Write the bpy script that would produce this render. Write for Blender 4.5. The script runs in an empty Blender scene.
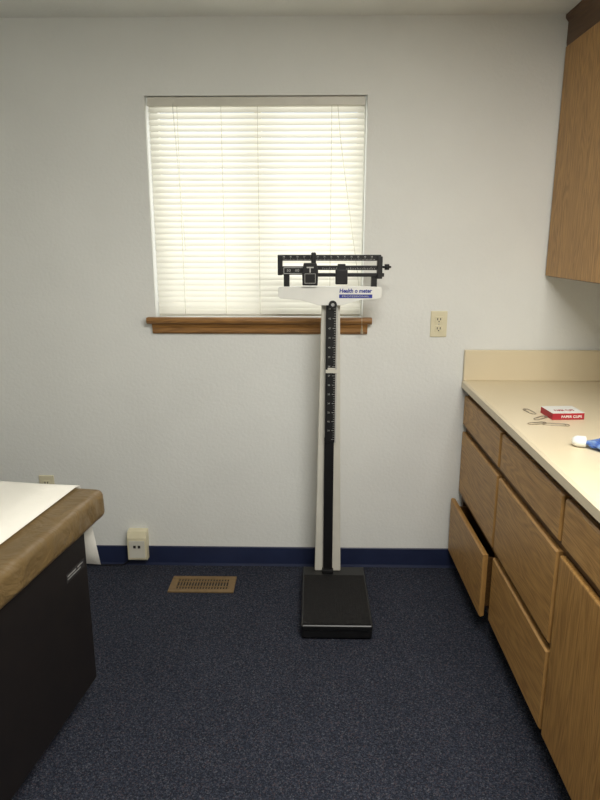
import bpy, bmesh, math, random
from mathutils import Vector, Matrix, noise
random.seed(4)
scene = bpy.context.scene
try:
    scene.view_settings.view_transform = 'Standard'
except Exception:
    pass

# ------------------------------------------------------------ materials
def lin(c):
    return tuple(((v/255.0)/12.92 if v/255.0 <= 0.04045 else ((v/255.0+0.055)/1.055)**2.4) for v in c)+(1.0,)

def base(name, rgb, rough=0.6, metal=0.0, spec=0.5):
    m = bpy.data.materials.new(name); m.use_nodes = True
    b = m.node_tree.nodes['Principled BSDF']
    b.inputs['Base Color'].default_value = lin(rgb)
    b.inputs['Roughness'].default_value = rough
    b.inputs['Metallic'].default_value = metal
    b.inputs['Specular IOR Level'].default_value = spec
    return m, m.node_tree, b

def varied(name, rgb, rgb2, scale=8, rough=0.6, bump=0.0, bscale=60, metal=0.0, spec=0.5, dist=0.01, bdist=0.0):
    m, t, b = base(name, rgb, rough, metal, spec)
    tc = t.nodes.new('ShaderNodeTexCoord')
    n = t.nodes.new('ShaderNodeTexNoise'); n.inputs['Scale'].default_value = scale; n.inputs['Detail'].default_value = 4
    r = t.nodes.new('ShaderNodeValToRGB')
    r.color_ramp.elements[0].position = .35; r.color_ramp.elements[1].position = .65
    r.color_ramp.elements[0].color = lin(rgb); r.color_ramp.elements[1].color = lin(rgb2)
    t.links.new(tc.outputs['Object'], n.inputs['Vector']); t.links.new(n.outputs['Fac'], r.inputs['Fac'])
    t.links.new(r.outputs['Color'], b.inputs['Base Color'])
    if bump:
        n2 = t.nodes.new('ShaderNodeTexNoise'); n2.inputs['Scale'].default_value = bscale; n2.inputs['Detail'].default_value = 3
        n2.inputs['Distortion'].default_value = bdist
        bp = t.nodes.new('ShaderNodeBump'); bp.inputs['Strength'].default_value = bump; bp.inputs['Distance'].default_value = dist
        t.links.new(tc.outputs['Object'], n2.inputs['Vector']); t.links.new(n2.outputs['Fac'], bp.inputs['Height'])
        t.links.new(bp.outputs['Normal'], b.inputs['Normal'])
    return m

def wood(name, dark, light, grain='Y', rough=0.45, k=1.0):
    m, t, b = base(name, light, rough)
    tc = t.nodes.new('ShaderNodeTexCoord'); oi = t.nodes.new('ShaderNodeObjectInfo')
    mp = t.nodes.new('ShaderNodeMapping')
    sc = [9.0*k]*3; sc['XYZ'.index(grain)] = 1.3*k
    mp.inputs['Scale'].default_value = sc
    add = t.nodes.new('ShaderNodeVectorMath'); add.operation = 'ADD'
    mul = t.nodes.new('ShaderNodeMath'); mul.operation = 'MULTIPLY'; mul.inputs[1].default_value = 23.0
    t.links.new(oi.outputs['Random'], mul.inputs[0])
    t.links.new(tc.outputs['Object'], mp.inputs['Vector'])
    t.links.new(mp.outputs['Vector'], add.inputs[0]); t.links.new(mul.outputs[0], add.inputs[1])
    n = t.nodes.new('ShaderNodeTexNoise'); n.inputs['Scale'].default_value = 0.8; n.inputs['Detail'].default_value = 2; n.inputs['Distortion'].default_value = .25
    t.links.new(add.outputs[0], n.inputs['Vector'])
    m1 = t.nodes.new('ShaderNodeMath'); m1.operation = 'MULTIPLY'; m1.inputs[1].default_value = 150.0
    s = t.nodes.new('ShaderNodeMath'); s.operation = 'SINE'
    t.links.new(n.outputs['Fac'], m1.inputs[0]); t.links.new(m1.outputs[0], s.inputs[0])
    mr = t.nodes.new('ShaderNodeMapRange'); mr.inputs['From Min'].default_value = -1
    t.links.new(s.outputs[0], mr.inputs['Value'])
    mp2 = t.nodes.new('ShaderNodeMapping'); sc2 = [260.0]*3; sc2['XYZ'.index(grain)] = 10.0
    mp2.inputs['Scale'].default_value = sc2
    t.links.new(tc.outputs['Object'], mp2.inputs['Vector'])
    n2 = t.nodes.new('ShaderNodeTexNoise'); n2.inputs['Scale'].default_value = 1.0; n2.inputs['Detail'].default_value = 3
    t.links.new(mp2.outputs['Vector'], n2.inputs['Vector'])
    mx = t.nodes.new('ShaderNodeMath'); mx.operation = 'MULTIPLY_ADD'; mx.inputs[1].default_value = 0.2
    t.links.new(mr.outputs[0], mx.inputs[0])
    h = t.nodes.new('ShaderNodeMath'); h.operation = 'MULTIPLY'; h.inputs[1].default_value = 1.05
    t.links.new(n2.outputs['Fac'], h.inputs[0]); t.links.new(h.outputs[0], mx.inputs[2])
    r = t.nodes.new('ShaderNodeValToRGB')
    r.color_ramp.elements[0].position = .18; r.color_ramp.elements[1].position = .82
    r.color_ramp.elements[0].color = lin(dark); r.color_ramp.elements[1].color = lin(light)
    t.links.new(mx.outputs[0], r.inputs['Fac']); t.links.new(r.outputs['Color'], b.inputs['Base Color'])
    return m

def carpet_mat():
    m, t, b = base('carpet', (40, 44, 58), 0.95, 0, 0.1)
    tc = t.nodes.new('ShaderNodeTexCoord')
    v = t.nodes.new('ShaderNodeTexVoronoi'); v.inputs['Scale'].default_value = 300
    t.links.new(tc.outputs['Object'], v.inputs['Vector'])
    sep = t.nodes.new('ShaderNodeSeparateColor'); t.links.new(v.outputs['Color'], sep.inputs[0])
    r = t.nodes.new('ShaderNodeValToRGB'); cr = r.color_ramp; cr.interpolation = 'CONSTANT'
    cols = [(0, (35, 38, 47)), (.3, (42, 46, 57)), (.55, (51, 55, 67)), (.74, (62, 65, 75)), (.86, (68, 60, 65)), (.94, (78, 80, 87))]
    cr.elements[0].color = lin(cols[0][1]); cr.elements[1].position = cols[1][0]; cr.elements[1].color = lin(cols[1][1])
    for p, c in cols[2:]:
        e = cr.elements.new(p); e.color = lin(c)
    t.links.new(sep.outputs[0], r.inputs['Fac'])
    n = t.nodes.new('ShaderNodeTexNoise'); n.inputs['Scale'].default_value = 3.5; n.inputs['Detail'].default_value = 3
    t.links.new(tc.outputs['Object'], n.inputs['Vector'])
    mr = t.nodes.new('ShaderNodeMapRange'); mr.inputs['To Min'].default_value = .85; mr.inputs['To Max'].default_value = 1.12
    t.links.new(n.outputs['Fac'], mr.inputs['Value'])
    n3 = t.nodes.new('ShaderNodeTexNoise'); n3.inputs['Scale'].default_value = 110; n3.inputs['Detail'].default_value = 2
    t.links.new(tc.outputs['Object'], n3.inputs['Vector'])
    mr3 = t.nodes.new('ShaderNodeMapRange'); mr3.inputs['From Min'].default_value = .3; mr3.inputs['From Max'].default_value = .7
    mr3.inputs['To Min'].default_value = .70; mr3.inputs['To Max'].default_value = 1.25
    t.links.new(n3.outputs['Fac'], mr3.inputs['Value'])
    mm = t.nodes.new('ShaderNodeMath'); mm.operation = 'MULTIPLY'
    t.links.new(mr.outputs[0], mm.inputs[0]); t.links.new(mr3.outputs[0], mm.inputs[1])
    vm = t.nodes.new('ShaderNodeVectorMath'); vm.operation = 'SCALE'
    t.links.new(r.outputs['Color'], vm.inputs[0]); t.links.new(mm.outputs[0], vm.inputs['Scale'])
    t.links.new(vm.outputs[0], b.inputs['Base Color'])
    bp = t.nodes.new('ShaderNodeBump'); bp.inputs['Strength'].default_value = .5; bp.inputs['Distance'].default_value = .003
    t.links.new(v.outputs['Distance'], bp.inputs['Height']); t.links.new(bp.outputs['Normal'], b.inputs['Normal'])
    return m

def slat_mat():
    m = bpy.data.materials.new('blind_vinyl'); m.use_nodes = True; t = m.node_tree
    t.nodes.clear()
    o = t.nodes.new('ShaderNodeOutputMaterial')
    d = t.nodes.new('ShaderNodeBsdfDiffuse'); d.inputs['Color'].default_value = lin((232, 231, 224))
    tr = t.nodes.new('ShaderNodeBsdfTranslucent'); tr.inputs['Color'].default_value = lin((242, 239, 226))
    mx = t.nodes.new('ShaderNodeMixShader')
    tc = t.nodes.new('ShaderNodeTexCoord'); n = t.nodes.new('ShaderNodeTexNoise'); n.inputs['Scale'].default_value = 2
    mr = t.nodes.new('ShaderNodeMapRange'); mr.inputs['To Min'].default_value = .30; mr.inputs['To Max'].default_value = .38
    t.links.new(tc.outputs['Object'], n.inputs['Vector']); t.links.new(n.outputs['Fac'], mr.inputs['Value']); t.links.new(mr.outputs[0], mx.inputs[0])
    t.links.new(d.outputs[0], mx.inputs[1]); t.links.new(tr.outputs[0], mx.inputs[2]); t.links.new(mx.outputs[0], o.inputs['Surface'])
    return m

def seethrough(name, rgb, f0, f1, glossy=False):
    m = bpy.data.materials.new(name); m.use_nodes = True; t = m.node_tree
    t.nodes.clear()
    o = t.nodes.new('ShaderNodeOutputMaterial')
    a = t.nodes.new('ShaderNodeBsdfTransparent')
    if glossy:
        g = t.nodes.new('ShaderNodeBsdfGlossy'); g.inputs['Roughness'].default_value = .02
    else:
        g = t.nodes.new('ShaderNodeBsdfTranslucent'); g.inputs['Color'].default_value = lin(rgb)
    mx = t.nodes.new('ShaderNodeMixShader')
    n = t.nodes.new('ShaderNodeTexNoise'); r = t.nodes.new('ShaderNodeMapRange'); r.inputs['To Min'].default_value = f0; r.inputs['To Max'].default_value = f1
    t.links.new(n.outputs['Fac'], r.inputs['Value']); t.links.new(r.outputs[0], mx.inputs[0])
    t.links.new(a.outputs[0], mx.inputs[1]); t.links.new(g.outputs[0], mx.inputs[2]); t.links.new(mx.outputs[0], o.inputs['Surface'])
    return m

M_wall = varied('painted_drywall', (225, 226, 222), (229, 230, 226), 3, .8, .35, 70, dist=.004)
M_ceil = varied('ceiling_paint', (224, 226, 222), (228, 230, 226), 4, .9, .4, 60, dist=.004)
M_carpet = carpet_mat()
M_base = varied('navy_vinyl', (28, 36, 64), (33, 42, 72), 6, .45)
OD, OL = (122, 84, 38), (190, 146, 84)
M_oakY = wood('oak_horizontal', OD, OL, 'Y')
M_oakZ = wood('oak_vertical', (116, 78, 34), (184, 140, 78), 'Z')
M_oakHi = varied('oak_edge_highlight', (158, 118, 66), (174, 132, 76), 12, .45)  # paler oak, light caught by drawer edges painted into the colour
M_oakD = wood('oak_frame', (66, 44, 22), (102, 72, 38), 'Y')
M_trimD = wood('dark_trim', (70, 46, 26), (98, 68, 40), 'Y')
M_sill = wood('sill_wood', (96, 64, 28), (156, 112, 60), 'X')
M_lam = varied('beige_laminate', (220, 206, 175), (223, 209, 179), 3, .32)
M_kick = varied('dark_kick', (26, 20, 16), (32, 26, 20), 10, .8)
M_black = varied('black_enamel', (17, 17, 18), (22, 22, 23), 20, .38)
M_blackM = varied('black_rubber', (18, 17, 18), (25, 24, 24), 60, .75, .3, 220, dist=.002, spec=.3)
M_cream = varied('cream_enamel', (206, 203, 191), (212, 209, 197), 10, .4)
M_white = varied('white_paint', (226, 226, 220), (232, 232, 226), 10, .5)
M_mark = varied('marking_paint', (180, 180, 176), (190, 190, 186), 10, .5)
M_plate = varied('ivory_plastic', (216, 208, 178), (222, 214, 184), 20, .4)
M_slot = varied('slot_dark', (30, 28, 26), (40, 36, 34), 20, .7)
M_blue = varied('label_blue', (36, 50, 140), (40, 54, 150), 10, .5)
M_chrome = varied('chrome', (190, 190, 192), (205, 205, 206), 10, .25, metal=1.0)
M_silver = varied('nameplate_print', (128, 128, 126), (150, 150, 148), 60, .4)
M_npl = varied('nameplate_dark', (44, 42, 42), (54, 52, 52), 60, .35)
M_slat = slat_mat()
M_glass = seethrough('window_glass', None, .04, .06, True)
M_clear = seethrough('clear_plastic', (240, 238, 226), .12, .2)
M_cord = seethrough('cord', (245, 242, 228), .5, .6)
M_vinylB = varied('olive_brown_vinyl', (104, 85, 54), (116, 95, 61), 5, .38, .6, 9, dist=.02, bdist=1.2)
M_body = varied('dark_brown_metal', (19, 15, 15), (24, 19, 18), 12, .5)
M_paper = varied('exam_paper', (238, 235, 224), (243, 240, 230), 5, .8, .3, 14, dist=.01)
M_vent = varied('vent_metal', (118, 96, 64), (132, 108, 74), 30, .45, metal=.2)
M_red = varied('box_red', (150, 28, 42), (168, 34, 48), 12, .5)
M_clip = varied('pale_wire', (150, 140, 124), (178, 166, 148), 10, .3, metal=.5)

def bluep():
    m, t, b = base('blue_plastic_film', (70, 120, 215), .2)
    tc = t.nodes.new('ShaderNodeTexCoord'); n = t.nodes.new('ShaderNodeTexNoise'); n.inputs['Scale'].default_value = 45
    r = t.nodes.new('ShaderNodeValToRGB'); r.color_ramp.elements[0].position = .35; r.color_ramp.elements[1].position = .65
    r.color_ramp.elements[0].color = lin((48, 92, 190)); r.color_ramp.elements[1].color = lin((150, 185, 235))
    t.links.new(tc.outputs['Object'], n.inputs['Vector']); t.links.new(n.outputs['Fac'], r.inputs['Fac']); t.links.new(r.outputs['Color'], b.inputs['Base Color'])
    b.inputs['Transmission Weight'].default_value = .3
    return m
M_bluep = bluep()

# ------------------------------------------------------------ helpers
def link(o):
    scene.collection.objects.link(o); return o

def add_box(bm, x0, x1, y0, y1, z0, z1, bev=0.0, seg=2, mi=0, M=None):
    r = bmesh.ops.create_cube(bm, size=1.0)
    vs = r['verts']
    for v in vs:
        v.co = Vector(((x0+x1)/2+v.co.x*(x1-x0), (y0+y1)/2+v.co.y*(y1-y0), (z0+z1)/2+v.co.z*(z1-z0)))
    fs = set(f for v in vs for f in v.link_faces)
    for f in fs: f.material_index = mi
    if bev > 0:
        es = list(set(e for v in vs for e in v.link_edges))
        r2 = bmesh.ops.bevel(bm, geom=es, offset=bev, segments=seg, affect='EDGES', profile=.5)
        vs = list(set(v for f in r2['faces'] for v in f.verts))
        for f in r2['faces']: f.material_index = mi
    if M is not None:
        bmesh.ops.transform(bm, matrix=M, verts=list(set(vs)))
    return vs

def add_cyl(bm, p0, p1, r0, r1=None, seg=20, mi=0):
    if r1 is None: r1 = r0
    p0 = Vector(p0); p1 = Vector(p1); d = p1-p0
    q = Vector((0, 0, 1)).rotation_difference(d.normalized()).to_matrix().to_4x4()
    M = Matrix.Translation((p0+p1)/2) @ q
    r = bmesh.ops.create_cone(bm, cap_ends=True, segments=seg, radius1=r0, radius2=r1, depth=d.length, matrix=M)
    for f in set(f for v in r['verts'] for f in v.link_faces):
        f.material_index = mi
        if len(f.verts) == 4: f.smooth = True

def add_prism(bm, pts, y0, y1, mi=0, bev=0.0, axis='Y'):
    """pts: list of (a,b) outline. axis Y: (x,z); axis X: (y,z); axis Z: (x,y)"""
    def P(a, b, c):
        return {'Y': (a, c, b), 'X': (c, a, b), 'Z': (a, b, c)}[axis]
    A = [bm.verts.new(P(a, b, y0)) for a, b in pts]
    B = [bm.verts.new(P(a, b, y1)) for a, b in pts]
    fs = [bm.faces.new(A), bm.faces.new(B[::-1])]
    n = len(pts)
    for i in range(n):
        fs.append(bm.faces.new((A[i], B[i], B[(i+1) % n], A[(i+1) % n])))
    for f in fs: f.material_index = mi
    bmesh.ops.recalc_face_normals(bm, faces=fs)
    if bev:
        es = list(set(e for f in fs for e in f.edges))
        r2 = bmesh.ops.bevel(bm, geom=es, offset=bev, segments=2, affect='EDGES', profile=.5)
        for f in r2['faces']: f.material_index = mi

def mesh_obj(name, bm, mats, parent=None, local=False, smooth=False):
    """bm in world coordinates (or the parent's own coordinates if local)."""
    if not isinstance(mats, (list, tuple)): mats = [mats]
    if parent is not None and not local:
        bmesh.ops.translate(bm, verts=bm.verts, vec=-parent.location)
    xs = [v.co for v in bm.verts]
    c = Vector([(min(v[i] for v in xs)+max(v[i] for v in xs))/2 for i in range(3)])
    if parent is None: c.z = min(v.z for v in xs)
    bmesh.ops.translate(bm, verts=bm.verts, vec=-c)
    me = bpy.data.meshes.new(name); bm.to_mesh(me); bm.free()
    for m in mats: me.materials.append(m)
    if smooth:
        for p in me.polygons: p.use_smooth = True
    o = bpy.data.objects.new(name, me); link(o)
    o.location = c
    if parent is not None: o.parent = parent
    return o

def thing(name, loc, label, cat, rotz=0.0, group=None):
    e = bpy.data.objects.new(name, None); e.empty_display_size = .05; link(e)
    e.location = loc; e.rotation_euler = (0, 0, rotz)
    e['label'] = label; e['category'] = cat
    if group: e['group'] = group
    return e

def tag(o, label, cat, group=None):
    o['label'] = label; o['category'] = cat
    if group: o['group'] = group
    return o

def curve_bm(bm, pts, r, cyclic=False, mi=0):
    cu = bpy.data.curves.new('tmp', 'CURVE'); cu.dimensions = '3D'; cu.bevel_depth = r; cu.bevel_resolution = 2
    sp = cu.splines.new('POLY'); sp.points.add(len(pts)-1)
    for i, p in enumerate(pts): sp.points[i].co = (*p, 1)
    sp.use_cyclic_u = cyclic
    ob = bpy.data.objects.new('tmp', cu); link(ob)
    bpy.context.view_layer.update()
    me = bpy.data.meshes.new_from_object(ob.evaluated_get(bpy.context.evaluated_depsgraph_get()))
    n0 = len(bm.faces)
    bm.from_mesh(me); bm.faces.ensure_lookup_table()
    for f in bm.faces[n0:]: f.material_index = mi; f.smooth = True
    bpy.data.objects.remove(ob); bpy.data.curves.remove(cu); bpy.data.meshes.remove(me)

def text_bm(bm, txt, M, w, h=None, mi=0, bold=0.0, shear=0.0):
    """flat lettering fitted to width w (and height h), centred, placed with matrix M"""
    cu = bpy.data.curves.new('tmp', 'FONT'); cu.body = txt; cu.size = 1; cu.extrude = .01; cu.offset = bold; cu.shear = shear
    cu.resolution_u = 3
    ob = bpy.data.objects.new('tmp', cu); link(ob)
    bpy.context.view_layer.update()
    me = bpy.data.meshes.new_from_object(ob.evaluated_get(bpy.context.evaluated_depsgraph_get()))
    xs = [v.co.x for v in me.vertices]; ys = [v.co.y for v in me.vertices]
    sx = w/(max(xs)-min(xs)); sy = sx if h is None else h/(max(ys)-min(ys))
    T = M @ Matrix.Diagonal((sx, sy, .04, 1)) @ Matrix.Translation((-(max(xs)+min(xs))/2, -(max(ys)+min(ys))/2, 0))
    me.transform(T)
    n0 = len(bm.faces)
    bm.from_mesh(me); bm.faces.ensure_lookup_table()
    for f in bm.faces[n0:]: f.material_index = mi
    bpy.data.objects.remove(ob); bpy.data.curves.remove(cu); bpy.data.meshes.remove(me)

def face_front(x, y, z):      # lettering facing -Y
    return Matrix.Translation((x, y, z)) @ Matrix.Rotation(math.pi/2, 4, 'X')

# ------------------------------------------------------------ room shell
XL, XR, YB, H = -2.1, 1.335, -4.3, 2.44
WX0, WX1, WZ0, WZ1 = -.708, .223, 1.223, 2.146
def structure(name, boxes, mat):
    bm = bmesh.new()
    for b in boxes: add_box(bm, *b)
    o = mesh_obj(name, bm, mat); o['kind'] = 'structure'; return o
structure('floor', [(XL-.12, XR+.12, YB-.12, .14, -.1, 0)], M_carpet)
structure('ceiling', [(XL-.12, XR+.12, YB-.12, .14, H, H+.1)], M_ceil)
structure('wall_back', [(XL, WX0, 0, .14, 0, H), (WX1, XR, 0, .14, 0, H), (WX0, WX1, 0, .14, 0, WZ0), (WX0, WX1, 0, .14, WZ1, H)], M_wall)
structure('wall_left', [(XL-.12, XL, YB, .14, 0, H)], M_wall)
structure('wall_right', [(XR, XR+.12, YB, .14, 0, H)], M_wall)
structure('wall_front', [(XL-.12, XR+.12, YB-.12, YB, 0, H)], M_wall)
bm = bmesh.new()
add_prism(bm, [(0, 0), (-.010, 0), (-.006, .012), (-.0045, .096), (-.002, .1), (0, .1)], XL, .712, axis='X')
o = mesh_obj('baseboard_back', bm, M_base); o['kind'] = 'structure'
bm = bmesh.new()
add_box(bm, XL, XL+.005, YB, -.011, 0, .1)
o = mesh_obj('baseboard_left', bm, M_base); o['kind'] = 'structure'

# window frame and glass
bm = bmesh.new()
f = .035
for b in [(WX0, WX0+f, .085, .125, WZ0, WZ1), (WX1-f, WX1, .085, .125, WZ0, WZ1), (WX0+f, WX1-f, .085, .125, WZ0, WZ0+f), (WX0+f, WX1-f, .085, .125, WZ1-f, WZ1)]:
    add_box(bm, *b, bev=.003)
add_box(bm, (WX0+WX1)/2-.015, (WX0+WX1)/2+.015, .09, .12, WZ0+f, WZ1-f)
add_box(bm, WX0+f, WX1-f, .104, .107, WZ0+f, WZ1-f, mi=1)
o = mesh_obj('window_1', bm, [M_white, M_glass]); o['kind'] = 'structure'

# wooden sill (stool + apron)
bm = bmesh.new()
add_prism(bm, [(0, 1.198), (-.030, 1.198), (-.040, 1.205), (-.042, 1.214), (-.036, 1.2265), (0, 1.2265)], -.742, .262, axis='X')
add_prism(bm, [(0, 1.153), (-.010, 1.153), (-.016, 1.161), (-.016, 1.178), (-.024, 1.198), (0, 1.198)], -.722, .244, axis='X')
o = mesh_obj('trim_1', bm, M_sill); o['kind'] = 'structure'

# ------------------------------------------------------------ venetian blind
B = thing('venetian_blind', (-.237, .03, WZ0), 'cream venetian blind, lowered and closed, filling the window', 'window blind')
bm = bmesh.new(); add_box(bm, WX0+.008, WX1-.008, .012, .045, 2.108, 2.143, bev=.003)
mesh_obj('headrail', bm, M_cream, B)
bm = bmesh.new(); add_box(bm, WX0+.012, WX1-.012, .02, .042, 1.228, 1.240, bev=.003)
mesh_obj('bottom_rail', bm, M_cream, B)
bm = bmesh.new()
ns = 35; z0, z1 = 1.254, 2.097; sp = (z1-z0)/(ns-1)
for i in range(ns):
    z = z0+i*sp
    a = math.radians(50+random.uniform(-1.5, 1.5)); w = .0345
    pr = []
    sag = random.uniform(-.0005, .0005)
    for k in range(6):
        u = (k/5-.5)*w; c = .004*(1-(2*k/5-1)**2)
        pr.append((.033+u*math.cos(a)-c*math.sin(a), z+u*math.sin(a)+c*math.cos(a)+sag))
    x0, x1 = WX0+.010, WX1-.010
    A = [bm.verts.new((x0, y, zz)) for y, zz in pr]; C = [bm.verts.new((x1, y, zz)) for y, zz in pr]
    for k in range(5):
        fc = bm.faces.new((A[k], C[k], C[k+1], A[k+1])); fc.smooth = True
mesh_obj('slats', bm, M_slat, B)
for x in (-.575, -.39, -.237, .075):
    bm = bmesh.new()
    add_cyl(bm, (x, .014, 1.238), (x, .014, 2.11), .0012, seg=6)
    mesh_obj('ladder_cord', bm, M_cord, B)
bm = bmesh.new()
add_cyl(bm, (-.590, .002, 2.10), (-.560, -.004, 1.52), .0026, seg=8)
add_cyl(bm, (-.590, .015, 2.122), (-.590, .001, 2.10), .0025, seg=8)
mesh_obj('tilt_wand', bm, M_clear, B)
bm = bmesh.new()
curve_bm(bm, [(.10, .010, 2.11), (.112, .002, 1.98), (.150, -.002, 1.72), (.196, -.003, 1.42), (.212, -.010, 1.27), (.216, -.046, 1.230), (.217, -.047, 1.19)], .0012)
add_cyl(bm, (.217, -.047, 1.16), (.217, -.047, 1.195), .006, .003, 10)
mesh_obj('pull_cord', bm, M_cord, B)

# ------------------------------------------------------------ wall plates
def outlet(cx, cz, label):
    e = thing('electrical_outlet', (cx, 0, cz-.057), label, 'outlet')
    bm = bmesh.new(); add_box(bm, cx-.037, cx+.037, -.006, 0, cz-.058, cz+.058, bev=.003)
    mesh_obj('cover_plate', bm, M_plate, e)
    for s in (-1, 1):
        bm = bmesh.new()
        zc = cz+s*.0205
        add_box(bm, cx-.017, cx+.017, -.009, -.006, zc-.014, zc+.014, bev=.001)
        for d in (-.0065, .0065):
            add_box(bm, cx+d-.0018, cx+d+.0018, -.0096, -.0088, zc-.003, zc+.007, mi=1)
        add_cyl(bm, (cx, -.0088, zc-.008), (cx, -.0096, zc-.008), .0028, seg=10, mi=1)
        mesh_obj('socket', bm, [M_plate, M_slot], e)
    bm = bmesh.new(); add_cyl(bm, (cx, -.006, cz), (cx, -.0085, cz), .003, seg=10)
    mesh_obj('screw', bm, M_chrome, e)
outlet(.563, 1.198, 'ivory duplex electrical outlet on the wall beside the window')
outlet(-1.278, .408, 'ivory duplex electrical outlet low on the wall behind the table')

e = thing('junction_box', (-.848, 0, .045), 'cream surface-mounted socket box low on the wall above baseboard', 'socket box')
bm = bmesh.new()
add_prism(bm, [(-.011, .045), (-.045, .045), (-.050, .052), (-.050, .162), (-.036, .192), (-.001, .195), (-.001, .105), (-.011, .105)], -.895, -.801, bev=.0015, axis='X')
mesh_obj('box_body', bm, M_plate, e)
bm = bmesh.new(); add_box(bm, -.886, -.810, -.053, -.050, .06, .15, bev=.001); mesh_obj('cover', bm, M_cream, e)
for d in (-.859, -.837):
    bm = bmesh.new()
    add_box(bm, d-.006, d+.006, -.055, -.053, .112, .126)
    mesh_obj('jack', bm, M_slot, e)
bm = bmesh.new(); curve_bm(bm, [(-.89, -.02, .050), (-.895, -.018, .03), (-.93, -.02, .006), (-1.02, -.022, .005), (-1.14, -.02, .005)], .0028)
mesh_obj('cable', bm, M_blackM, e)

# ------------------------------------------------------------ floor vent
e = thing('floor_register', (-.508, -.190, 0), 'tan metal floor register with slotted grille set in carpet', 'floor vent')
bm = bmesh.new()
x0, x1, y0, y1 = -.658, -.356, -.264, -.124
for b in [(x0, x1, y0, y0+.026), (x0, x1, y1-.026, y1), (x0, x0+.03, y0+.026, y1-.026), (x1-.03, x1, y0+.026, y1-.026)]:
    add_box(bm, *b, .0, .007, bev=.0015)
add_box(bm, x0+.03, x1-.03, y0+.026, y1-.026, 0, .002, mi=1)
mesh_obj('frame', bm, [M_vent, M_slot], e)
bm = bmesh.new()
n = 18
for i in range(n+1):
    x = x0+.03+(x1-x0-.06)*i/n
    add_box(bm, x-.0026, x+.0026, y0+.026, y1-.026, .002, .0062)
for yy in (-.216, -.172):
    add_box(bm, x0+.03, x1-.03, yy-.003, yy+.003, .002, .0066)
mesh_obj('grille', bm, M_vent, e)

# ------------------------------------------------------------ base cabinets
FX = .716
GRP = 'oak base cabinets along the wall'
DR = [(.734, .872), (.406, .702), (.106, .376)]
def drawer(parent, ya, yb, za, zb, out=0.0, rot=0.0):
    """ya<yb. front panel + box"""
    bm = bmesh.new()
    o1, o2 = FX-.020, FX-.014
    c = .005
    rings = []
    for x, i in ((FX, 0.003), (o2, 0), (o1, c)):
        rings.append([bm.verts.new((x, yy, zz)) for yy, zz in ((ya+i, za+i), (yb-i, za+i), (yb-i, zb-i), (ya+i, zb-i))])
    fs = [bm.faces.new(rings[0]), bm.faces.new(rings[2][::-1])]
    for r in range(2):
        for k in range(4):
            f_ = bm.faces.new((rings[r][k], rings[r+1][k], rings[r+1][(k+1) % 4], rings[r][(k+1) % 4])); fs.append(f_)
            f_.material_index = 2  # rim faces take the painted edge highlight
    bmesh.ops.recalc_face_normals(bm, faces=fs)
    bx1 = FX+.45; a, b = ya+.03, yb-.03; t = .012
    za2, zb2 = za+.03, zb-.03
    add_box(bm, FX, bx1, a, a+t, za2, zb2, mi=1); add_box(bm, FX, bx1, b-t, b, za2, zb2, mi=1)
    add_box(bm, bx1-t, bx1, a+t, b-t, za2, zb2, mi=1); add_box(bm, FX, bx1-t, a+t, b-t, za2, za2+.008, mi=1)
    if rot:
        piv = Vector((FX, ya, 0))
        bmesh.ops.transform(bm, matrix=Matrix.Translation(piv) @ Matrix.Rotation(rot, 4, 'Z') @ Matrix.Translation(-piv), verts=bm.verts)
    if out:
        bmesh.ops.translate(bm, verts=bm.verts, vec=(-out, 0, 0))
    return mesh_obj('drawer', bm, [M_oakY, M_oakD, M_oakHi], parent)

def base_unit(yn, yf, kind, label):
    e = thing('base_cabinet', ((FX+XR)/2, (yn+yf)/2, 0), label, 'cabinet', group=GRP)
    X1 = XR-.003; t = .018; S = .03
    zb = .092
    bm = bmesh.new()
    add_box(bm, FX+.02, X1, yn+.0005, yn+t, zb, .903, mi=0); add_box(bm, FX+.02, X1, yf-t, yf-.0005, zb, .903)
    add_box(bm, FX+.02, X1, yn+t, yf-t, zb, zb+.012); add_box(bm, X1-.008, X1, yn+t, yf-t, zb+.012, .903)
    add_box(bm, FX, FX+.02, yn+.0005, yn+S, zb, .903); add_box(bm, FX, FX+.02, yf-S, yf-.0005, zb, .903)
    rails = [(.865, .903), (.698, .738), (zb, .115)]
    if kind == 'drawers': rails.append((.368, .412))
    for a, b in rails: add_box(bm, FX, FX+.02, yn+S, yf-S, a, b)
    mesh_obj('cabinet_body', bm, M_oakD, e)
    bm = bmesh.new(); add_box(bm, FX+.07, X1, yn+.0005, yf-.0005, 0, zb)
    mesh_obj('toe_kick', bm, M_kick, e)
    g = .010
    if kind == 'drawers':
        for i, (a, b) in enumerate(DR):
            if yf > -.1 and i == 2:
                drawer(e, yn+g, yf-g-.012, a, b, out=.030, rot=math.radians(.7))
            else:
                drawer(e, yn+g, yf-g, a, b)
    else:
        drawer(e, yn+g, yf-g, *DR[0])
        bm = bmesh.new()
        add_box(bm, FX-.020, FX-.0005, yn+g, yf-g, .106, .702, bev=.005)
        mesh_obj('door', bm, M_oakZ, e)
    return e
base_unit(-.606, -.004, 'drawers', 'oak three-drawer base cabinet against the wall, bottom drawer slightly open')
base_unit(-1.212, -.606, 'drawers', 'oak three-drawer base cabinet with all drawers shut')
base_unit(-1.818, -1.212, 'door', 'oak base cabinet with one drawer above a door')

CE = .682
e = thing('countertop', ((CE+XR)/2, -.91, .9035), 'beige laminate countertop with backsplash over the base cabinets', 'countertop')
bm = bmesh.new()
add_prism(bm, [(CE, .9085), (CE+.004, .9045), (XR-.002, .9045), (XR-.002, .943), (CE+.008, .943), (CE, .936)], -1.84, -.002, axis='Y')
mesh_obj('worktop', bm, M_lam, e)
bm = bmesh.new()
add_box(bm, CE+.002, XR-.002, -.022, -.002, .943, 1.083, bev=.003)
mesh_obj('backsplash', bm, M_lam, e)
bm = bmesh.new()
add_box(bm, XR-.022, XR-.002, -1.84, -.022, .943, 1.083, bev=.003)
mesh_obj('backsplash', bm, M_lam, e)

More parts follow.
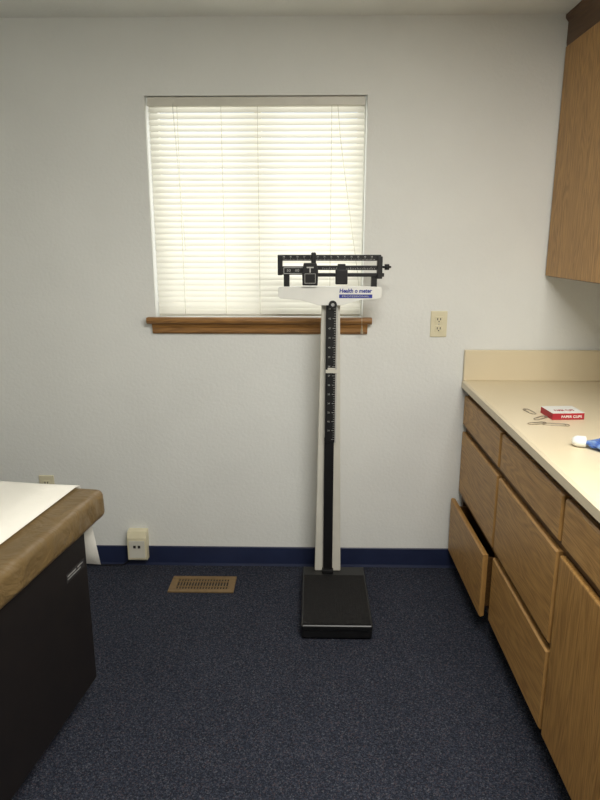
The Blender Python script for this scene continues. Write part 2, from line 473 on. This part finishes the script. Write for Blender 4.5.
# ------------------------------------------------------------ wall cabinet
UX = 1.032
e = thing('wall_cabinet', ((UX+XR)/2, -.61, 1.405), 'oak wall cabinet with dark top trim hung up to the ceiling', 'cabinet')
bm = bmesh.new()
add_box(bm, UX+.018, XR-.002, -1.21, -.003, 1.408, 2.44-.002)
for a, b in [(-.04, -.003), (-.63, -.59), (-1.21, -1.18)]:
    add_box(bm, UX, UX+.018, a, b, 1.408, 2.32)
add_box(bm, UX, UX+.018, -1.21, -.003, 1.408, 1.425); add_box(bm, UX, UX+.018, -1.21, -.003, 2.29, 2.33)
mesh_obj('cabinet_body', bm, M_oakD, e)
for a, b in [(-.604, -.012), (-1.205, -.616)]:
    bm = bmesh.new(); add_box(bm, UX-.019, UX-.0005, a, b, 1.412, 2.318, bev=.004)
    mesh_obj('door', bm, M_oakZ, e)
bm = bmesh.new(); add_prism(bm, [(UX-.012, 2.322), (UX+.018, 2.322), (UX+.018, 2.437), (UX-.026, 2.437), (UX-.026, 2.425), (UX-.014, 2.41), (UX-.014, 2.335)], -1.21, -.003, axis='Y')
mesh_obj('top_trim', bm, M_trimD, e)

# ------------------------------------------------------------ balance scale
S = thing('balance_scale', (.098, -.37, 0), 'black and cream upright medical beam scale standing before the window', 'scale')
PX0, PX1, PY0, PY1 = -.042, .247, -.612, -.130
bm = bmesh.new()
add_box(bm, PX0+.004, PX1-.004, PY0+.004, PY1-.004, .008, .048, bev=.005)
add_box(bm, PX0, PX1, PY0, PY1, .042, .068, bev=.008, seg=3)
for x in (PX0+.03, PX1-.03):
    for y in (PY0+.03, PY1-.03): add_cyl(bm, (x, y, 0), (x, y, .012), .016)
mesh_obj('platform', bm, M_black, S)
bm = bmesh.new()
add_box(bm, PX0+.008, PX1-.008, PY0+.008, -.215, .068, .071, bev=.001)
for i in range(24):
    x = PX0+.016+i*(PX1-PX0-.032)/23
    add_box(bm, x-.002, x+.002, PY0+.014, -.221, .071, .0722)
mesh_obj('tread_mat', bm, M_blackM, S)
UP = []
CX = .074
def up(o): UP.append(o); return o
bm = bmesh.new()
add_prism(bm, [(CX-.060, .068), (CX+.060, .068), (CX+.040, 1.31), (CX-.038, 1.31)], -.222, -.186, bev=.004)
up(mesh_obj('column', bm, M_cream, S))
bm = bmesh.new()
add_box(bm, CX-.021, CX+.021, -.238, -.2225, .068, .72, bev=.002)
add_box(bm, CX-.026, CX+.026, -.250, -.210, .068, .084, bev=.003)
add_box(bm, CX-.019, CX+.023, -.246, -.2225, .70, 1.312, bev=.002)
up(mesh_obj('height_rod', bm, M_black, S))
bm = bmesh.new()
z = .715; i = 0
while z < 1.295:
    L = .013 if i % 4 == 0 else .007
    add_box(bm, CX+.022-L, CX+.022, -.2468, -.246, z-.0007, z+.0007)
    if i % 4 == 0 and i:
        text_bm(bm, str(30+i//4), face_front(CX-.004, -.2464, z), .009, .007)
    z += .01016; i += 1
add_box(bm, CX+.0245, CX+.0295, -.245, -.235, .70, 1.30)
up(mesh_obj('ruler_markings', bm, M_mark, S))
bm = bmesh.new()
add_box(bm, CX-.019, CX+.029, -.252, -.2455, 1.012, 1.026, bev=.001)
add_box(bm, CX-.010, CX+.022, -.254, -.2455, 1.026, 1.034, bev=.001)
up(mesh_obj('ruler_slider', bm, M_cream, S))
# head plate
HY0, HY1 = -.262, -.216
hx = .0700
bm = bmesh.new()
add_prism(bm, [(hx-.209, 1.376), (hx-.213, 1.371), (hx-.213, 1.336), (hx-.206, 1.328), (hx-.125, 1.322), (hx-.045, 1.300), (hx+.052, 1.300), (hx+.125, 1.322), (hx+.206, 1.328), (hx+.213, 1.336), (hx+.213, 1.371), (hx+.209, 1.376)], HY0, HY1, bev=.0015)
up(mesh_obj('head_plate', bm, M_white, S))
bm = bmesh.new()
add_cyl(bm, (CX+.008, HY0-.006, 1.303), (CX+.008, HY1, 1.303), .017, seg=24)
add_cyl(bm, (CX+.008, HY0-.009, 1.303), (CX+.008, HY0-.005, 1.303), .007, seg=16, mi=1)
up(mesh_obj('pivot_cap', bm, [M_black, M_chrome], S))
bm = bmesh.new()
text_bm(bm, 'Health o meter', face_front(.176, HY0-.0006, 1.360), .134, .017, bold=.035, shear=.1)
add_box(bm, .108, .244, HY0-.001, HY0, 1.330, 1.345)
up(mesh_obj('brand_lettering', bm, M_blue, S))
bm = bmesh.new()
text_bm(bm, 'PROFESSIONAL', face_front(.176, HY0-.0014, 1.3375), .112, .007, bold=.005)
up(mesh_obj('stripe_lettering', bm, M_mark, S))
# beam assembly
bm = bmesh.new()
by0, by1 = -.262, -.232
L0, L1 = hx-.215, hx+.213
add_box(bm, L0, L1-.006, -.258, -.236, 1.480, 1.504, bev=.002)           # upper beam
add_box(bm, L0, L0+.020, by0, by1, 1.422, 1.502, bev=.003)               # end frames
add_box(bm, L1-.022, L1, by0, by1, 1.408, 1.498, bev=.003)
add_box(bm, L0, hx-.06, -.258, -.236, 1.424, 1.458, bev=.002)            # lower beam
add_box(bm, hx-.07, L1+.008, -.256, -.238, 1.416, 1.431, bev=.002)
add_box(bm, hx-.07, L1-.010, -.258, -.236, 1.443, 1.461, bev=.002)
for x in (L0+.036, L1-.032):
    add_box(bm, x-.012, x+.012, -.250, -.226, 1.374, 1.428, bev=.002)
up(mesh_obj('beam_frame', bm, M_black, S))
bm = bmesh.new()
x = L0+.026
i = 0
while x < L1-.03:
    hh = .007 if i % 5 == 0 else .0045
    add_box(bm, x-.0005, x+.0005, -.2588, -.2580, 1.4825, 1.4825+hh)
    if i % 5 == 0: text_bm(bm, str(i), face_front(x, -.2584, 1.4965), .007, .006)
    x += .0055; i += 1
up(mesh_obj('upper_beam_markings', bm, M_mark, S))
bm = bmesh.new()
x = hx-.03; i = 0
while x < L1-.03:
    add_box(bm, x-.0006, x+.0006, -.2588, -.2580, 1.446, 1.446+(.008 if i % 4 == 0 else .005))
    x += .007; i += 1
up(mesh_obj('lower_beam_markings', bm, M_mark, S))
bm = bmesh.new()
for a, b, c, d in [(L0+.024, hx-.11, 1.4515, 1.4540), (L0+.024, hx-.11, 1.428, 1.4305), (L0+.024, L0+.0265, 1.428, 1.4540)]:
    add_box(bm, a, b, -.2590, -.2580, c, d)
for k, tx in enumerate(('50', '100')):
    text_bm(bm, tx, face_front(L0+.045+k*.035, -.2584, 1.4415), .016, .010)
up(mesh_obj('weight_numerals', bm, M_mark, S))
bm = bmesh.new()
lx = -.012
add_prism(bm, [(lx-.033, 1.440), (lx-.026, 1.472), (lx+.026, 1.472), (lx+.033, 1.440), (lx+.031, 1.382), (lx-.031, 1.382)], -.284, -.258, bev=.003)
add_box(bm, lx+.004, lx+.024, -.276, -.258, 1.470, 1.514, bev=.004)
up(mesh_obj('large_poise', bm, M_black, S))
bm = bmesh.new()
for a in [(lx-.014, lx+.014, 1.452, 1.457), (lx-.0025, lx+.0025, 1.434, 1.452), (lx-.022, lx-.0205, 1.393, 1.43), (lx+.0205, lx+.022, 1.393, 1.43), (lx-.022, lx+.022, 1.4285, 1.430), (lx-.022, lx+.022, 1.391, 1.3925)]:
    add_box(bm, a[0], a[1], -.2848, -.2840, a[2], a[3])
up(mesh_obj('poise_marking', bm, M_mark, S))
bm = bmesh.new()
sx = .116
add_box(bm, sx-.025, sx+.025, -.276, -.256, 1.386, 1.446, bev=.004)
add_box(bm, sx-.016, sx+.016, -.270, -.254, 1.444, 1.468, bev=.002)
up(mesh_obj('small_poise', bm, M_black, S))
bm = bmesh.new()
add_cyl(bm, (L1-.002, -.247, 1.455), (L1+.036, -.247, 1.455), .0045)
add_cyl(bm, (L1+.010, -.247, 1.455), (L1+.028, -.247, 1.455), .012)
up(mesh_obj('balance_knob', bm, M_black, S))
for o in UP: o.location.y += .050

# ------------------------------------------------------------ examination table
T = thing('examination_table', (-.710, -.825, 0), 'dark examination table with creased olive-brown vinyl padded top and paper cover', 'table', rotz=math.radians(-7.5))
W, Lg = .70, 1.75
bm = bmesh.new()
add_box(bm, -W, 0, -Lg, 0, .632, .735)
bmesh.ops.bevel(bm, geom=list(bm.edges), offset=.026, segments=5, affect='EDGES', profile=.5)
long_e = [e_ for e_ in bm.edges if e_.calc_length() > .3]
bmesh.ops.subdivide_edges(bm, edges=long_e, cuts=110, use_grid_fill=True)
for v in bm.verts:
    p = v.co
    top = p.z > .733 and -W+.10 < p.x < -.10
    if not top:
        # soft puckers running round the pad edge, deeper near the corner folds
        near = max(0.0, 1-abs(p.y+.02)/.22)
        k = noise.noise(Vector((p.x*3, p.y*26, p.z*6)))*(.003+.004*near) + noise.noise(Vector((p.x*7, p.y*8, p.z*9+4)))*.0035
        v.co += Vector((k, k*.3, k*.5))
o = mesh_obj('padded_top', bm, M_vinylB, T, local=True, smooth=True)
bm = bmesh.new()
add_box(bm, -W+.03, -.022, -Lg+.03, -.13, .078, .634, bev=.004)
mesh_obj('body', bm, M_body, T, local=True)
bm = bmesh.new(); add_box(bm, -W+.1, -.09, -Lg+.1, -.20, 0, .078); mesh_obj('plinth', bm, M_kick, T, local=True)
bm = bmesh.new()
pr = [(-Lg+.02, .7395), (-1.2, .7405), (-.6, .7395), (-.03, .7400), (-.003, .735), (.009, .712), (.011, .64), (.008, .56), (.014, .43)]
rows = []
for k, x in enumerate([-W+.09, -W*.62, -W*.36, -.094]):
    rows.append([bm.verts.new((x+((.045 if k == 3 else 0)*max(0, (j-5)/3) if j > 5 else 0), y, z+(.0015 if k % 2 else 0))) for j, (y, z) in enumerate(pr)])
for r in range(3):
    for k in range(len(pr)-1):
        fc = bm.faces.new((rows[r][k], rows[r+1][k], rows[r+1][k+1], rows[r][k+1])); fc.smooth = True
o = mesh_obj('paper_cover', bm, M_paper, T, local=True)
sm = o.modifiers.new('thickness', 'SOLIDIFY'); sm.thickness = .001; sm.offset = 1
bm = bmesh.new()
add_box(bm, -.0222, -.0207, -.265, -.150, .515, .545, bev=.0003)
for a, b, c in [(-.258, -.205, .534), (-.196, -.160, .534), (-.258, -.175, .524)]:
    add_box(bm, -.0209, -.0203, a, b, c, c+.0045, mi=1)
mesh_obj('nameplate', bm, [M_npl, M_silver], T, local=True)

# ------------------------------------------------------------ items on the counter
ZC = .9432
bx = thing('paper_clip_box', (.902, -.625, ZC), 'small red and white cardboard paper clip box on the countertop', 'box', rotz=math.radians(4))
bm = bmesh.new(); add_box(bm, -.058, .058, -.050, .050, 0, .024, bev=.0012); mesh_obj('carton', bm, M_red, bx, local=True)
bm = bmesh.new(); add_box(bm, -.058, .058, -.050, .050, .0240, .0248)
text_bm(bm, 'PAPER CLIPS', face_front(.012, -.0505, .0115), .074, .009, bold=.01)
mesh_obj('printed_label', bm, M_white, bx, local=True)
bm = bmesh.new()
text_bm(bm, 'PAPER CLIPS', Matrix.Translation((0, -.012, .0252)), .070, .018, bold=.005)
mesh_obj('red_lettering', bm, M_red, bx, local=True)

def clip(x, y, rot, s):
    def arc(cx, cy, r, a0, a1, n=8): return [(cx+r*math.cos(math.radians(a0+(a1-a0)*i/n)), cy+r*math.sin(math.radians(a0+(a1-a0)*i/n)), 0) for i in range(n+1)]
    pts = [(-.2, .28, 0)]+arc(.75, 0, .28, 90, -90)+arc(-.75, 0.0, .28, -90, -270)[0:8]+[(-.7, .36, 0)]+arc(.95, .0, .36, 90, -90)+[(-.3, -.36, 0)]
    pts = [(a*s, b*s, .0014+.0004*(i % 2)) for i, (a, b, c) in enumerate(pts)]
    bm = bmesh.new(); curve_bm(bm, pts, .0013)
    o = mesh_obj('paper_clip', bm, M_clip)
    o.location = (x, y, ZC); o.rotation_euler = (0, 0, math.radians(rot))
    tag(o, 'pale metal paper clip lying loose on the countertop', 'paper clip', 'loose paper clips on the countertop')
clip(.806, -.565, 100, .032); clip(.815, -.655, 40, .030); clip(.838, -.740, -10, .038); clip(.780, -.725, 15, .030)

bt = thing('squeeze_bottle', (.86, -1.0, ZC), 'small crumpled blue plastic bottle with white rounded cap lying down', 'bottle', rotz=math.radians(-22))
bm = bmesh.new()
def lathe(bm, prof, zc, seg=20, jit=0.0, fy=1.0, fz=.95):
    rings = []
    for x, r in prof:
        ring = []
        for i in range(seg):
            rr = max(r, .0004)*(1+random.uniform(-jit, jit))
            ring.append(bm.verts.new((x, rr*fy*math.cos(2*math.pi*i/seg), max(.0005, zc+rr*math.sin(2*math.pi*i/seg)*fz))))
        rings.append(ring)
    for a in range(len(prof)-1):
        for i in range(seg):
            f = bm.faces.new((rings[a][i], rings[a][(i+1) % seg], rings[a+1][(i+1) % seg], rings[a+1][i])); f.smooth = not jit
    bm.faces.new(rings[0][::-1]); bm.faces.new(rings[-1])
    bmesh.ops.recalc_face_normals(bm, faces=bm.faces)
lathe(bm, [(-.030, .010), (-.020, .014), (-.008, .022), (.006, .028), (.022, .034), (.04, .032), (.06, .034), (.08, .028), (.098, .018), (.112, .004)], .016, 16, .22, fy=1.2, fz=.5)
mesh_obj('bottle_body', bm, M_bluep, bt, local=True)
bm = bmesh.new()
lathe(bm, [(-.066, .0), (-.063, .011), (-.056, .016), (-.048, .018), (-.026, .018), (-.024, .012)], .0185)
mesh_obj('cap', bm, M_white, bt, local=True)

# ------------------------------------------------------------ lights
def area(name, loc, rot, sx, sy, power, col):
    l = bpy.data.lights.new(name, 'AREA'); l.shape = 'RECTANGLE'; l.size = sx; l.size_y = sy; l.energy = power; l.color = col
    o = bpy.data.objects.new(name, l); link(o); o.location = loc; o.rotation_euler = rot; return o
area('daylight', (-.237, .45, 1.75), (-math.pi/2, 0, 0), 1.3, 1.2, 16, (1.0, .985, .94))
area('ceiling_light', (.5, -2.1, 2.42), (0, 0, 0), 1.1, .6, 63, (1.0, .97, .91))
w = bpy.data.worlds.new('sky'); scene.world = w; w.use_nodes = True
bg = w.node_tree.nodes['Background']; bg.inputs['Color'].default_value = (.85, .93, 1, 1); bg.inputs['Strength'].default_value = .8

# ------------------------------------------------------------ camera
cam = bpy.data.cameras.new('camera'); co = bpy.data.objects.new('camera', cam); link(co)
cam.sensor_fit = 'VERTICAL'; cam.sensor_height = 24; cam.lens = 19.2; cam.clip_start = .02
co.location = (0, -2.877, 1.556)
co.rotation_euler = (math.radians(90-13.9), 0, math.radians(1.15))
scene.camera = co
